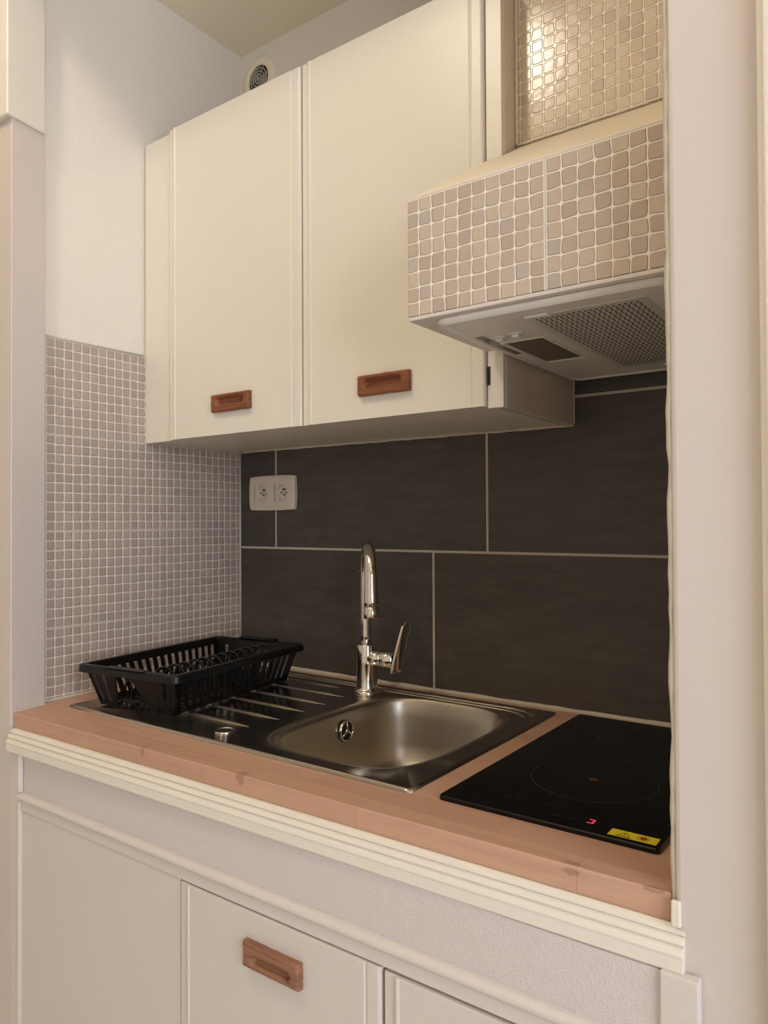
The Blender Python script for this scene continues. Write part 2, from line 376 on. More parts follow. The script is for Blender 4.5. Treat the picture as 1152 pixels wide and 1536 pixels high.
def make_handle(door, cx, cz, yf, w, h, mat, flip=False, pr=.011, tilt=0.0):
    mb = MB(); nx, nz = 46, 20
    def rr(x, z, a, b, r):
        qx, qz = abs(x)-a+r, abs(z)-b+r
        return math.hypot(max(qx, 0), max(qz, 0)) + min(max(qx, qz), 0) - r
    grid = []
    zoff = (.0028 if not flip else -.0040)
    for j in range(nz+1):
        row = []
        for i in range(nx+1):
            x = -w/2 + w*i/nx; z = -h/2 + h*j/nz
            d = rr(x, z-zoff, w/2-.015, h/2-.0095, .007)
            dep = 0
            if d < 0: dep = min(1, -d/.0022); dep = dep*dep*(3-2*dep)*.0100
            e = rr(x, z, w/2, h/2, .003); edge = max(0, 1+e/.0022)
            wob = .0006*noise.noise(Vector((x*60+cx*9, z*90, 0)))
            sx = x + .0007*noise.noise(Vector((z*200, cx*7, 1)))
            sz = z + .0007*noise.noise(Vector((x*60, cx*7, 4))) + x*tilt
            row.append(mb.bm.verts.new((cx+sx, yf-pr+dep+edge*edge*.0020+wob*(dep == 0), cz+sz)))
        grid.append(row)
    for j in range(nz):
        for i in range(nx):
            f = mb.bm.faces.new((grid[j][i], grid[j][i+1], grid[j+1][i+1], grid[j+1][i])); f.smooth = True
    bd = [grid[0][i] for i in range(nx+1)] + [grid[j][nx] for j in range(1, nz+1)] + [grid[nz][i] for i in range(nx-1, -1, -1)] + [grid[j][0] for j in range(nz-1, 0, -1)]
    back = [mb.bm.verts.new((v.co.x, yf+.0002, v.co.z)) for v in bd]
    for i in range(len(bd)):
        j = (i+1) % len(bd); mb.bm.faces.new((bd[i], bd[j], back[j], back[i]))
    mb.bm.faces.new(back)
    return build(mb, 'handle', mat, door)
YL = YF - .004
d1 = make_door(root, .539, .9155, .10, .7215, YL, .020, M['low']); make_handle(d1, .7385, .6685, YL, .104, .034, M['hand2'], True)
d2 = make_door(root, .9195, 1.243, .10, .7195, YL, .020, M['low']); make_handle(d2, 1.08, .6645, YL, .110, .034, M['hand2'], True)

# ------------------------------------------------------------------ wall cabinet
YD = -.313; ZB, ZT = 1.449, 2.137
root = empty('wall_cabinet', (.46, -.15, ZB), 'tall cream wall cabinet with two doors above the sink', 'cabinet')
mb = MB(); t = .018
mb.box(.0045, .9, -.290, -.0095, ZB, ZB+t).box(.0045, .9, -.290, -.0095, ZT-t, ZT).box(.0045, .03, -.290, -.0095, ZB+t, ZT-t)
build(mb, 'carcass', M['cab'], root, bevel=.001)
build(box(.05, .90, -.014, -.0095, ZB+t, ZT-t), 'back_panel', M['cab'], root)
mb = MB(); mb.box(.9015, .9210, -.2955, -.0095, ZB-.004, ZT)
build(mb, 'side_panel', M['side'], root, bevel=.0015)
build(box(.8925, .9205, -.3045, -.2955, ZB-.004, ZT), 'edge_strip', M['cream'], root, bevel=.001)
build(box(.005, .0965, YD+.008, -.290, ZB-.002, ZT+.004), 'filler_strip', M['cab'], root, bevel=.0015)
u1 = make_door(root, .099, .4960, ZB-.001, ZT+.006, YD, .020, M['cab']); make_handle(u1, .3065, 1.5125, YD, .112, .036, M['hand'])
u2 = make_door(root, .4990, .8910, ZB-.001, ZT+.006, YD, .020, M['cab']); make_handle(u2, .6955, 1.5060, YD, .110, .036, M['hand'])
mb = MB(); mb.box(.8920, .8975, -.3052, -.3030, 1.482, 1.512); build(mb, 'hinge_slot', M['dark'], root)
mb = MB(); caulk((.01, -.0115, ZB-.001), (.921, -.0115, ZB-.003), .0028)
caulk((.9215, -.0115, ZB), (.9215, -.0115, 1.545), .0020, 20)
build(mb, 'sealant_bead', M['caulk'], root)

# ------------------------------------------------------------------ hood housing
HX0, HY, HZ0, HZ1 = .8975, -.540, 1.533, 1.699
root = empty('extractor_housing', (1.07, -.27, HZ0), 'boxed-in extractor housing faced with beige mosaic tiles above the hob', 'extractor housing')
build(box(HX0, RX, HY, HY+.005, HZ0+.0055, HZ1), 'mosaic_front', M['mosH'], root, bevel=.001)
mb = MB(); mb.box(HX0+.001, RX, HY+.005, HY+.016, HZ0+.004, HZ1-.001)
mb.box(HX0+.001, HX0+.012, HY+.016, YD-.008, HZ0+.004, HZ1-.001)
build(mb, 'box_frame', M['ledge'], root)
mb = MB(); mb.box(HX0+.0003, RX, HY+.0003, HY+.045, HZ0, HZ0+.0052); mb.box(HX0+.0003, HX0+.03, HY+.045, YD-.004, HZ0, HZ0+.0052)
mb.box(.924, RX, HY+.045, -.010, HZ0, HZ0+.006)
build(mb, 'bottom_board', M['post'], root, bevel=.001)
# sloped ledge
mb = MB(); y1, z1 = -.252, 1.879
def ledge(xa, xb, yb, zb):
    mb.hexa([(xa, HY+.001, HZ1), (xb, HY+.001, HZ1), (xb, yb, zb), (xa, yb, zb)], [(xa, HY+.001, HZ1-.004), (xb, HY+.001, HZ1-.004), (xb, yb, zb-.012), (xa, yb, zb-.012)])
s = (z1-HZ1)/(y1-HY)
ledge(HX0+.0005, .9235, -.315, HZ1+s*(-.315-HY)); ledge(.9235, RX, y1, z1)
build(mb, 'sloped_ledge', M['ledge'], root)
mb = MB(); mb.box(.8975, .9236, HY+.016, -.316, 1.69, HZ1+.002)
# chimney panel above
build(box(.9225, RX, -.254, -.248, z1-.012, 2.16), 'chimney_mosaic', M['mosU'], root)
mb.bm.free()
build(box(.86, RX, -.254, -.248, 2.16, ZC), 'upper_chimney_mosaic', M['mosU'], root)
mb = MB(); caulk((.9238, -.2555, z1+.002), (.9238, -.2555, ZT), .0028); caulk((.925, -.2560, z1+.0025), (RX-.002, -.2560, z1+.0025), .0022)
build(mb, 'sealant_bead', M['cream'], root)

# ------------------------------------------------------------------ range hood insert
hz = 1.5245
root = empty('range_hood', (1.08, -.30, hz), 'white built-in range hood with perforated filter under the mosaic housing', 'range hood')
def rrect(x0, x1, y0, y1, r, z, n=6):
    pts = []
    for cx, cy, a0 in ((x1-r, y1-r, 0), (x0+r, y1-r, PI/2), (x0+r, y0+r, PI), (x1-r, y0+r, 3*PI/2)):
        for k in range(n+1):
            a = a0 + k*PI/2/n; pts.append((cx+r*math.cos(a), cy+r*math.sin(a), z))
    return pts
hx0, hx1, hy0, hy1 = .926, 1.238, -.528, -.030
mb = MB()
fx0, fx1, fy0, fy1 = 1.042, 1.192, -.480, -.095       # filter opening
lx0, lx1, ly0, ly1 = .957, 1.016, -.372, -.215         # lamp opening
mb.loft([rrect(hx0, hx1, hy0, hy1, .022, hz+.0080), rrect(hx0, hx1, hy0, hy1, .022, hz+.005), rrect(hx0+.0015, hx1-.0015, hy0+.0015, hy1-.0015, .022, hz+.0025), rrect(hx0+.006, hx1-.006, hy0+.006, hy1-.006, .018, hz)], cap=False, smooth=True)
zi = hz+.0030
mb.loft([rrect(hx0+.006, hx1-.006, hy0+.006, hy1-.006, .018, hz), rrect(hx0+.011, hx1-.011, hy0+.011, hy1-.011, .014, hz), rrect(hx0+.014, hx1-.014, hy0+.014, hy1-.014, .012, zi)], cap=False, smooth=False)
# under-plate as strips round the two openings
ax0, ax1, ay0, ay1 = hx0+.012, hx1-.012, hy0+.012, hy1-.012
for (a, b, c, d) in ((ax0, lx0, ay0, ay1), (lx0, lx1, ay0, ly0), (lx0, lx1, ly1, ay1), (lx1, fx0, ay0, ay1), (fx0, fx1, ay0, fy0), (fx0, fx1, fy1, ay1), (fx1, ax1, ay0, ay1)):
    mb.box(a, b, c, d, zi-.0005, zi+.0042)
build(mb, 'body', M['hood'], root)
mb = MB(); mb.box(lx0, lx1, ly0, ly1, zi+.0003, zi+.0030); build(mb, 'lamp_cover', M['hoodlens'], root)
mb = MB()                                              # frame ridge round the lamp cover and the smooth front field
for (a, b, c, d) in ((lx0-.006, lx0-.002, ly0-.002, ly1+.006), (lx1+.002, lx1+.006, ly0-.004, ly1+.006), (lx0-.002, lx1+.002, ly1+.002, ly1+.006), (lx0-.006, lx1+.006, ly0-.006, ly0-.002)):
    mb.box(a, b, c, d, zi-.0014, zi)
build(mb, 'cover_frame', M['hood'], root, bevel=.0005)
mb = MB()                                              # perforated grease filter
px, py = .0072, .0084; nxh = int((fx1-fx0-.008)/px); nyh = int((fy1-fy0-.010)/py)
gx0 = (fx0+fx1)/2 - nxh*px/2; gy0 = (fy0+fy1)/2 - nyh*py/2
zf = zi-.0012
for i in range(nxh):
    for j in range(nyh):
        cx, cy = gx0+(i+.5)*px, gy0+(j+.5)*py
        ou = [(px/2, 0), (px/2, py/2), (0, py/2), (-px/2, py/2), (-px/2, 0), (-px/2, -py/2), (0, -py/2), (px/2, -py/2)]
        sh = (.22*px if j % 2 else -.22*px)
        inn = [(sh*.5+0.0020*math.cos(k*PI/4), .0028*math.sin(k*PI/4)) for k in range(8)]
        vo_ = [mb.bm.verts.new((cx+a, cy+b, zf)) for a, b in ou]; vi_ = [mb.bm.verts.new((cx+a, cy+b, zf)) for a, b in inn]
        for k in range(8):
            l = (k+1) % 8; mb.bm.faces.new((vo_[k], vo_[l], vi_[l], vi_[k]))
X_, Y_ = gx0+nxh*px, gy0+nyh*py
for (a, b, c, d) in ((fx0-.003, gx0, fy0-.003, fy1+.003), (X_, fx1+.003, fy0-.003, fy1+.003), (gx0, X_, fy0-.003, gy0), (gx0, X_, Y_, fy1+.003)):
    mb.box(a, b, c, d, zf, zf+.001)
build(mb, 'grease_filter', M['filter'], root)
build(box(fx0, fx1, fy0, fy1, zi+.004, zi+.0042), 'filter_void', M['dark'], root)
for (lx, ly) in ((1.060, -.4865), (1.125, -.087), (1.17, -.087)):
    mb = MB(); mb.box(lx-.016, lx+.016, ly-.006, ly+.006, zi-.0045, zi-.0005); build(mb, 'filter_latch', M['hood'], root, bevel=.0015)
for (lx, ly) in ((.968, -.408), (.997, -.414)):
    mb = MB(); mb.box(lx-.011, lx+.011, ly-.009, ly+.009, zi-.002, zi-.0003); mb.box(lx-.005, lx+.005, ly-.006, ly+.006, zi-.0065, zi-.002)
    build(mb, 'slider_switch', M['hood'], root, bevel=.001)
mb = MB(); mb.box(.940, .952, -.43, -.30, zi-.0012, zi-.0004); build(mb, 'cover_slot', M['hoodlens'], root)

# ------------------------------------------------------------------ sink
sx0, sx1, sy0, sy1 = .0835, .8970, -.5415, -.0480
root = empty('kitchen_sink', ((sx0+sx1)/2, (sy0+sy1)/2, CT), 'stainless steel inset sink with bowl on the right and ribbed drainboard', 'sink')
bcx, bcy, bhx, bhy = .698, -.296, .150, .202
N = 144
def sup(hx, hy, p, z, cx=bcx, cy=bcy):
    out = []
    for k in range(N):
        a = k*2*PI/N; c, s_ = math.cos(a), math.sin(a)
        r = (abs(c/hx)**p + abs(s_/hy)**p)**(-1/p); out.append((cx+r*c, cy+r*s_, z))
    return out
# angle table mapped to rectangle for the outer edge
def rectloop(x0, x1, y0, y1, z, r=.008):
    out = []
    for k in range(N):
        a = k*2*PI/N; c, s_ = math.cos(a), math.sin(a)
        tx = ((x1-bcx) if c > 0 else (x0-bcx))/c if abs(c) > 1e-9 else 1e9
        ty = ((y1-bcy) if s_ > 0 else (y0-bcy))/s_ if abs(s_) > 1e-9 else 1e9
        t_ = min(tx, ty); out.append([bcx+t_*c, bcy+t_*s_, z])
    for X in (x0, x1):
        for Y in (y0, y1):
            b = min(out, key=lambda q: (q[0]-X)**2+(q[1]-Y)**2); b[0], b[1] = X, Y
    return out
mb = MB(); zd = CT+.0035
loops = [rectloop(sx0, sx1, sy0, sy1, CT+.0006), rectloop(sx0+.0008, sx1-.0008, sy0+.0008, sy1-.0008, CT+.0030), rectloop(sx0+.003, sx1-.003, sy0+.003, sy1-.003, CT+.0052),
         rectloop(sx0+.0065, sx1-.0065, sy0+.0065, sy1-.0065, CT+.0050), rectloop(sx0+.010, sx1-.010, sy0+.010, sy1-.010, zd), sup(bhx+.014, bhy+.012, 3.6, zd)]
mb.loft(loops, cap=False, smooth=True)
bl = []
for (ins, dz, p) in ((-.014, 0, 3.6), (-.009, -.0002, 3.6), (-.004, -.0012, 3.6), (-.001, -.004, 3.6), (.001, -.010, 3.6), (.004, -.04, 3.6), (.009, -.09, 3.5), (.014, -.118, 3.4), (.024, -.137, 3.3), (.042, -.147, 3.4), (.075, -.151, 3.2), (.12, -.153, 2.6)):
    f = ins/.17
    bl.append(sup(bhx-ins, bhy-(ins*.98 if ins > 0 else ins*.86), p, zd+dz))
bl.append(sup(.022, .022, 2, zd-.156, bcx, bcy))
Lb = mb.loft(bl, cap=False, smooth=True, mi=1)
mb.bm.faces.new(Lb[-1]).material_index = 1
build(mb, 'sink_body', [M['steel'], M['basin']], root)
def bead(pts, r, name='pressed_rib'):
    mb = MB(); Pn = [Vector(p) for p in pts]; loops = []
    for i, p in enumerate(Pn):
        t_ = (Pn[min(i+1, len(Pn)-1)]-Pn[max(i-1, 0)]).normalized(); a = t_.cross(Vector((0,0,1))).normalized()
        e = min(1, i/2 if i < 2 else 1, (len(Pn)-1-i)/2); rr_ = r*(.25+.75*e)
        loops.append([p + a*rr_*1.25*math.cos(k*PI/8) + Vector((0,0,rr_*.95*math.sin(k*PI/8)-.0004)) for k in range(9)])
    mb.loft(loops, closed=False, cap=False); return mb
ribs = [(-.177, .205, .489), (-.247, .135, .500), (-.312, .130, .503), (-.380, .135, .502), (-.445, .140, .490), (-.118, .13, .43)]
for (y, xa, xb) in ribs:
    b_ = bead([(xa+(xb-xa)*k/14, y, zd) for k in range(15)], .0036)
    build(b_, 'drainboard_rib', M['basin'], root)
for (inset, r_, ya, name) in ((.012, .0034, -.30, 'bowl_border_rib'), (.034, .0032, -.34, 'bowl_border_rib')):
    cxr = .872 - inset*.2; yb_ = -.066 if inset < .02 else -.083; pts = []
    x_end = (.878 if inset < .02 else .868); rad = .07
    for k in range(24): pts.append((.12+(x_end-rad-.12)*k/23, yb_, zd))
    for k in range(1, 12):
        a = PI/2 - k*PI/2/11*.62; pts.append((x_end-rad+rad*math.cos(a)*1.15, yb_-rad+rad*math.sin(a), zd))
    build(bead(pts, r_), name, M['basin'], root)
mb = MB(); mb.lathe([(.0185, 0), (.0185, .0010), (.0165, .0016), (.0150, .0006), (.0148, -.001)], (.474, -.486, zd), n=40); build(mb, 'overflow_ring', M['chrome'], root)
mb = MB(); mb.lathe([(.0148, .0002), (.001, .0002)], (.474, -.486, zd), n=40); build(mb, 'overflow_hole', M['dark'], root)
# bowl overflow on the left wall of the bowl
ox, oy, oz = .5555, -.252, .862
mb = MB(); mb.lathe([(.0215, -.001), (.0215, .002), (.019, .0035), (.0165, .002), (.0165, .0)], (ox, oy, oz), axis=0, n=40); build(mb, 'overflow_rim', M['chrome'], root)
mb = MB(); mb.lathe([(.0165, .0006), (.0005, .0006)], (ox, oy, oz), axis=0, n=40); build(mb, 'overflow_slots', M['dark'], root)
mb = MB(); mb.lathe([(.0045, .0008), (.0045, .003), (.001, .0034)], (ox, oy, oz), axis=0, n=20)
for k in range(3):
    a = PI/2 + k*2*PI/3; d = Vector((0, math.cos(a), math.sin(a)))
    mb.tube([Vector((ox+.0018, oy, oz)) + d*.002, Vector((ox+.0018, oy, oz)) + d*.0165], .0019, 8)
build(mb, 'overflow_cross', M['chrome'], root)
mb = MB(); mb.lathe([(.043, -.001), (.043, .0012), (.036, .0016), (.032, -.002), (.010, -.003), (.001, -.001)], (bcx, bcy, zd-.1535), n=40); build(mb, 'drain_strainer', M['chrome'], root)

# ------------------------------------------------------------------ faucet
fx, fyy = .4985, -.112
root = empty('kitchen_faucet', (fx, fyy, zd), 'chrome swan-neck mixer tap standing behind the sink bowl', 'faucet')
mb = MB(); mb.lathe([(.029, 0), (.029, .003), (.0265, .0055), (.0235, .007), (.0225, .012), (.0215, .06), (.0215, .0985), (.0205, .1015), (.0, .1015)], (fx, fyy, zd), n=40)
build(mb, 'body', M['chrome'], root)
mb = MB(); a = math.radians(42); dv = Vector((math.sin(a), -math.cos(a), 0)); R_ = .066
B0 = Vector((fx-.002, fyy, 0)); pts = []; rs = []
zc = zd+.243
for k in range(8): pts.append(B0+Vector((0,0,zd+.098+(zc-zd-.098)*k/7))); rs.append(.0112 - .0004*(k/7))
for k in range(1, 25):
    t_ = k*PI*1.0/24; pts.append(B0+dv*(R_-R_*math.cos(t_))+Vector((0,0,zc+R_*math.sin(t_)))); rs.append(.0108+.0026*k/24)
for k in range(1, 6):
    pts.append(B0+dv*(2*R_+.0015*k)+Vector((0,0,zc-.0095*k))); rs.append(.0134+.0003*k)
mb.tube(pts, rs, 24); build(mb, 'spout', M['chrome'], root)
mb = MB(); e0 = pts[-1]; ed = (pts[-1]-pts[-2]).normalized()
mb.tube([e0+ed*.0006, e0+ed*.0025, e0+ed*.003, e0+ed*.022, e0+ed*.0235], [.0148, .0152, .0157, .0157, .0140], 24); build(mb, 'aerator', M['chrome'], root)
mb = MB(); mb.tube([(fx, fyy, zd+.0735), (fx+.044, fyy, zd+.0735)], .0168, 28); mb.tube([(fx+.044, fyy, zd+.0735), (fx+.045, fyy, zd+.0735), (fx+.076, fyy, zd+.0735)], [.0180, .0183, .0183], 28)
build(mb, 'lever_hub', M['chrome'], root)
# flat lever, a slim open loop standing up from the hub
mb = MB(); secs = []
for k in range(15):
    u = k/14; z = zd+.050+u*.105; x = fx+.078+.026*u**1.2
    wy = .0205*(1-.30*u) if u < .94 else .0105*(1-.5*(u-.94)/.06); th = .0065*(1-u*.45)
    secs.append([(x-th*.6, fyy-wy, z), (x+th*.6, fyy-wy*.92, z), (x+th, fyy, z), (x+th*.6, fyy+wy*.92, z), (x-th*.6, fyy+wy, z), (x-th*.85, fyy, z)])
mb.loft(secs, smooth=True); build(mb, 'lever', M['chrome'], root, bevel=.0008)

# ------------------------------------------------------------------ hob
hx0, hx1, hy0, hy1 = .938, 1.2195, -.5365, -.0405
root = empty('induction_hob', ((hx0+hx1)/2, (hy0+hy1)/2, CT), 'narrow black glass induction hob set in the wood worktop', 'hob')
mb = MB(); mb.loft([rrect(hx0, hx1, hy0, hy1, .006, CT+.0004), rrect(hx0, hx1, hy0, hy1, .006, CT+.0050), rrect(hx0+.0012, hx1-.0012, hy0+.0012, hy1-.0012, .0055, CT+.0064)], smooth=False)
build(mb, 'glass_plate', M['glass'], root)
zt = CT+.00655
def annulus(cx, cy, r0, r1, z=zt, n=72, ey=1):
    mb = MB(); mb.lathe([(r0, 0), (r1, 0), (r1, .0001), (r0, .0001)], (cx, cy, z), n=n); return mb
o = build(annulus(1.084, -.365, .0843, .0851), 'cooking_zone_ring', flat('faint_grey_print', srgb(62, 60, 57), .3), root); o['label'] = 'thin grey circle of the front zone'
build(annulus(1.084, -.150, .0655, .0663), 'cooking_zone_ring', flat('faint_print', srgb(16, 15, 15), .3), root)
mb = MB()
for q in range(4):
    a = q*PI/2+PI/4; c_, s_ = math.cos(a), math.sin(a)
    mb.box(1.084+c_*.004-.0022, 1.084+c_*.004+.0022, -.365+s_*.004-.0022, -.365+s_*.004+.0022, zt, zt+.0001)
build(mb, 'zone_centre_mark', M['orange'], root)
for (x, y, r) in ((1.016, -.490, .0045), (1.030, -.482, .0055), (1.072, -.480, .0050), (1.090, -.509, .0045), (1.110, -.508, .0050), (1.132, -.494, .0045)):
    build(annulus(x, y, r-.0006, r, n=24), 'touch_control', M['mark'], root)
mb = MB(); mb.box(1.1285, 1.1365, -.5115, -.5095, zt, zt+.0002); mb.box(1.1285, 1.1365, -.5015, -.4995, zt, zt+.0002); mb.box(1.1340, 1.1365, -.5095, -.5015, zt, zt+.0002)
build(mb, 'red_indicator', M['led'], root)['label'] = 'small glowing red indicator'
mb = MB(); mb.hexa([(1.1595, -.5290, zt), (1.2135, -.5285, zt), (1.2135, -.5095, zt), (1.1595, -.5100, zt)], [(1.1595, -.5290, zt+.0002), (1.2135, -.5285, zt+.0002), (1.2135, -.5095, zt+.0002), (1.1595, -.5100, zt+.0002)])
stk = build(mb, 'warning_sticker', M['yellow'], root); stk['label'] = 'small yellow warning sticker'
mb = MB(); z_ = zt+.00025
def tri(cx, cy, s1, s2):
    a = [(cx-s1, cy-s1*.8), (cx+s1, cy-s1*.8), (cx, cy+s1*.9)]; b = [(cx-s2, cy-s2*.8-.0002), (cx+s2, cy-s2*.8-.0002), (cx, cy+s2*.9)]
    mb.loft([[(p[0], p[1], z_) for p in a], [(p[0], p[1], z_) for p in b]], cap=False)
tri(1.1765, -.5195, .0080, .0062); mb.box(1.1760, 1.1770, -.5225, -.5165, z_, z_+.0001); mb.box(1.1680, 1.1850, -.5278, -.5272, z_, z_+.0001)
build(mb, 'warning_triangle', M['dark'], stk)
mb = MB(); mb.lathe([(.0042, 0), (.0005, .0001)], (1.1975, -.5190, z_), n=20); mb.lathe([(.0066, 0), (.0058, .0001)], (1.1975, -.5190, z_), n=20); build(mb, 'hot_surface_symbol', M['stickred'], stk)

# ------------------------------------------------------------------ dish rack (local coordinates, then turned)
rz = math.radians(7)
root = empty('dish_rack', (.215, -.324, zd+.0034), 'black plastic dish drying rack standing on the drainboard', 'dish rack', rz=rz, world=False)
W2, L2, HR, INS = .120, .1925, .078, .021
def wp(side, s, t, inn=0.0):
    # side 0 front(-y) 1 right(+x) 2 back(+y) 3 left(-x); s in -1..1; t 0 bottom..1 top
    w = W2-INS*(1-t)-inn; l = L2-INS*(1-t)-inn
    if side == 0: return Vector((s*w, -l, t*HR))
    if side == 2: return Vector((-s*w, l, t*HR))
    if side == 1: return Vector((w, s*l, t*HR))
    return Vector((-w, -s*l, t*HR))
def slab(mb, side, s0, s1, t0, t1, th=.0028, t0b=None, t1b=None):
    t0b = t0 if t0b is None else t0b
    mb.hexa([wp(side, s0, t0), wp(side, s1, t0b), wp(side, s1, t1), wp(side, s0, t1)], [wp(side, s0, t0, th), wp(side, s1, t0b, th), wp(side, s1, t1, th), wp(side, s0, t1, th)])
mb = MB()
for side in range(4):
    slab(mb, side, -1, 1, .84, 1.0)
    nb = 17 if side in (1, 3) else 10
    for k in range(nb):
        if side in (0, 2):
            s0 = -1+2*(k)/nb; s1 = s0+2/nb*.62
            if -.62 < s0 < .42: continue
        else:
            s0 = -.97+1.94*k/nb; s1 = s0+1.94/nb*.47
        slab(mb, side, max(-1, s0), min(1, s1), .10, .84)
    slab(mb, side, .90, 1, .0, .84); slab(mb, side, -1, -.92, .0, .84)
    if side in (0, 2):
        # solid panels around a trapezoid arch
        slab(mb, side, -1, -.56, 0, .14); slab(mb, side, .56, 1, 0, .14)
        K = 24
        for k in range(K):
            s0, s1 = -.62+1.24*k/K, -.62+1.24*(k+1)/K
            f = lambda s_: .80*max(0, min(1, (s_+.52)/.17, (.42-s_)/.44))
            slab(mb, side, s0, s1, f(s0), .84, t0b=f(s1))
    else:
        slab(mb, side, -1, 1, .02, .16)
build(mb, 'basket_wall', M['blackplastic'], root)
mb = MB()                                              # rim with down-turned lip
o1 = [(-W2-.010, -L2-.010), (W2+.010, -L2-.010), (W2+.010, L2+.010), (-W2-.010, L2+.010)]
def rl(off, z): return rrect(-W2-off, W2+off, -L2-off, L2+off, .012+off*.5, z)
mb.loft([rl(-.002, HR-.003), rl(-.002, HR+.002), rl(.000, HR+.0035), rl(.009, HR+.0035), rl(.0125, HR+.001), rl(.0135, HR-.011), rl(.0110, HR-.011), rl(.0100, HR-.001), rl(-.002, HR-.003)], cap=False, smooth=False)
build(mb, 'rim', M['blackplastic'], root, bevel=.0008)
for sgn in (-1, 1):                                    # raised grips at the short ends
    mb = MB(); mb.box(-.052, .052, sgn*(L2+.004)-.0095, sgn*(L2+.004)+.0095, HR+.003, HR+(.0085 if sgn > 0 else .0045)); build(mb, 'grip', M['blackplastic'], root, bevel=.003)
mb = MB()                                              # slatted basket floor
zf = .0125; wi, li = W2-INS+.002, L2-INS+.002
for k in range(24):
    y = -li+.006+k*(2*li-.012)/23; mb.box(-wi, wi, y-.0016, y+.0016, zf-.0015, zf+.0015)
for x in (-.06, 0, .06): mb.box(x-.002, x+.002, -li, li, zf-.0035, zf-.0005)
build(mb, 'slatted_floor', M['blackplastic'], root)
for sx in (-1, 1):
    for sy in (-1, 1):
        mb = MB(); mb.lathe([(.007, 0), (.007, .010), (.004, .013)], (sx*(W2-INS-.010), sy*(L2-INS-.010), -.0002), n=12, cap=True); build(mb, 'foot', M['blackplastic'], root)
first = None
for k in range(12):
    y = -.150 + k*.0270
    if first is None:
        mb = MB(); pts = []
        for q in range(4): pts.append((-.021, 0, .012+.036*q/4))
        for q in range(13):
            a = PI - q*PI/12; pts.append((.021*math.cos(a), 0, .053+.029*math.sin(a)))
        for q in range(3, -1, -1): pts.append((.021, 0, .012+.036*q/4))
        mb.tube(pts, .0030, 8)
        first = build(mb, 'plate_prong', M['blackplastic'], root); base = first.location.copy()
        o = first
    else:
        o = first.copy(); COL.objects.link(o); o.parent = root
    o.location = base + Vector((.052, y, 0)); o.rotation_euler.z = math.radians(18)
first = None
for k in range(12):
    y = -.150 + k*.0270
    if first is None:
        mb = MB(); mb.tube([(-.014, 0, .012), (-.009, 0, .034), (-.004, 0, .046), (.002, 0, .048), (.007, 0, .038), (.012, 0, .012)], .0024, 8)
        first = build(mb, 'low_prong', M['blackplastic'], root); base = first.location.copy(); o = first
    else:
        o = first.copy(); COL.objects.link(o); o.parent = root
    o.location = base + Vector((-.045, y, 0))

# ------------------------------------------------------------------ double socket
scx, scz, shx, shz = .1265, 1.338, .0800, .0440
root = empty('power_outlet', (scx, -.009, scz-shz), 'cream double power outlet mounted on the dark tiles', 'power outlet')
mb = MB()
xs = sorted([-.08, -.077, -.0725, -.0605, -.0165-.0005, 0, .0165+.0005, .0605, .0725, .077, .08] + [-.0385, .0385]); zs = [-.044, -.0415, -.037, -.0225, 0, .0225, .037, .0415, .044]
xs = [-.08, -.0775, -.072, -.0585, -.0355, -.0125, 0, .0125, .0355, .0585, .072, .0775, .08]; zs = [-.044, -.0415, -.037, -.023, 0, .023, .037, .0415, .044]
def ppos(x, z):
    e = max(0, (abs(x)-.070)/.010)**2; g_ = max(0, (abs(z)-.035)/.009)**2
    dep = .0115 - .0022*min(1, e) - .0022*min(1, g_)
    zz = z*(1-.05*(abs(x)/.08)**3); xx = x*(1-.035*(abs(z)/.044)**2)
    return Vector((scx+xx, -.009-dep, scz+zz))
V_ = {}
def gv(i, j):
    if (i, j) not in V_: V_[i, j] = mb.bm.verts.new(ppos(xs[i], zs[j]))
    return V_[i, j]
for i in range(len(xs)-1):
    for j in range(len(zs)-1):
        if i in (3, 4, 7, 8) and j in (3, 4): continue
        mb.bm.faces.new((gv(i, j), gv(i+1, j), gv(i+1, j+1), gv(i, j+1))).smooth = False
nx_, nz_ = len(xs)-1, len(zs)-1
bd = [(i, 0) for i in range(nx_)] + [(nx_, j) for j in range(nz_)] + [(i, nz_) for i in range(nx_, 0, -1)] + [(0, j) for j in range(nz_, 0, -1)]
bk = [mb.bm.verts.new((gv(*q).co.x, -.0091, gv(*q).co.z)) for q in bd]
for k in range(len(bd)):
    l = (k+1) % len(bd); mb.bm.faces.new((gv(*bd[k]), gv(*bd[l]), bk[l], bk[k]))
build(mb, 'cover_plate', M['plastic'], root)
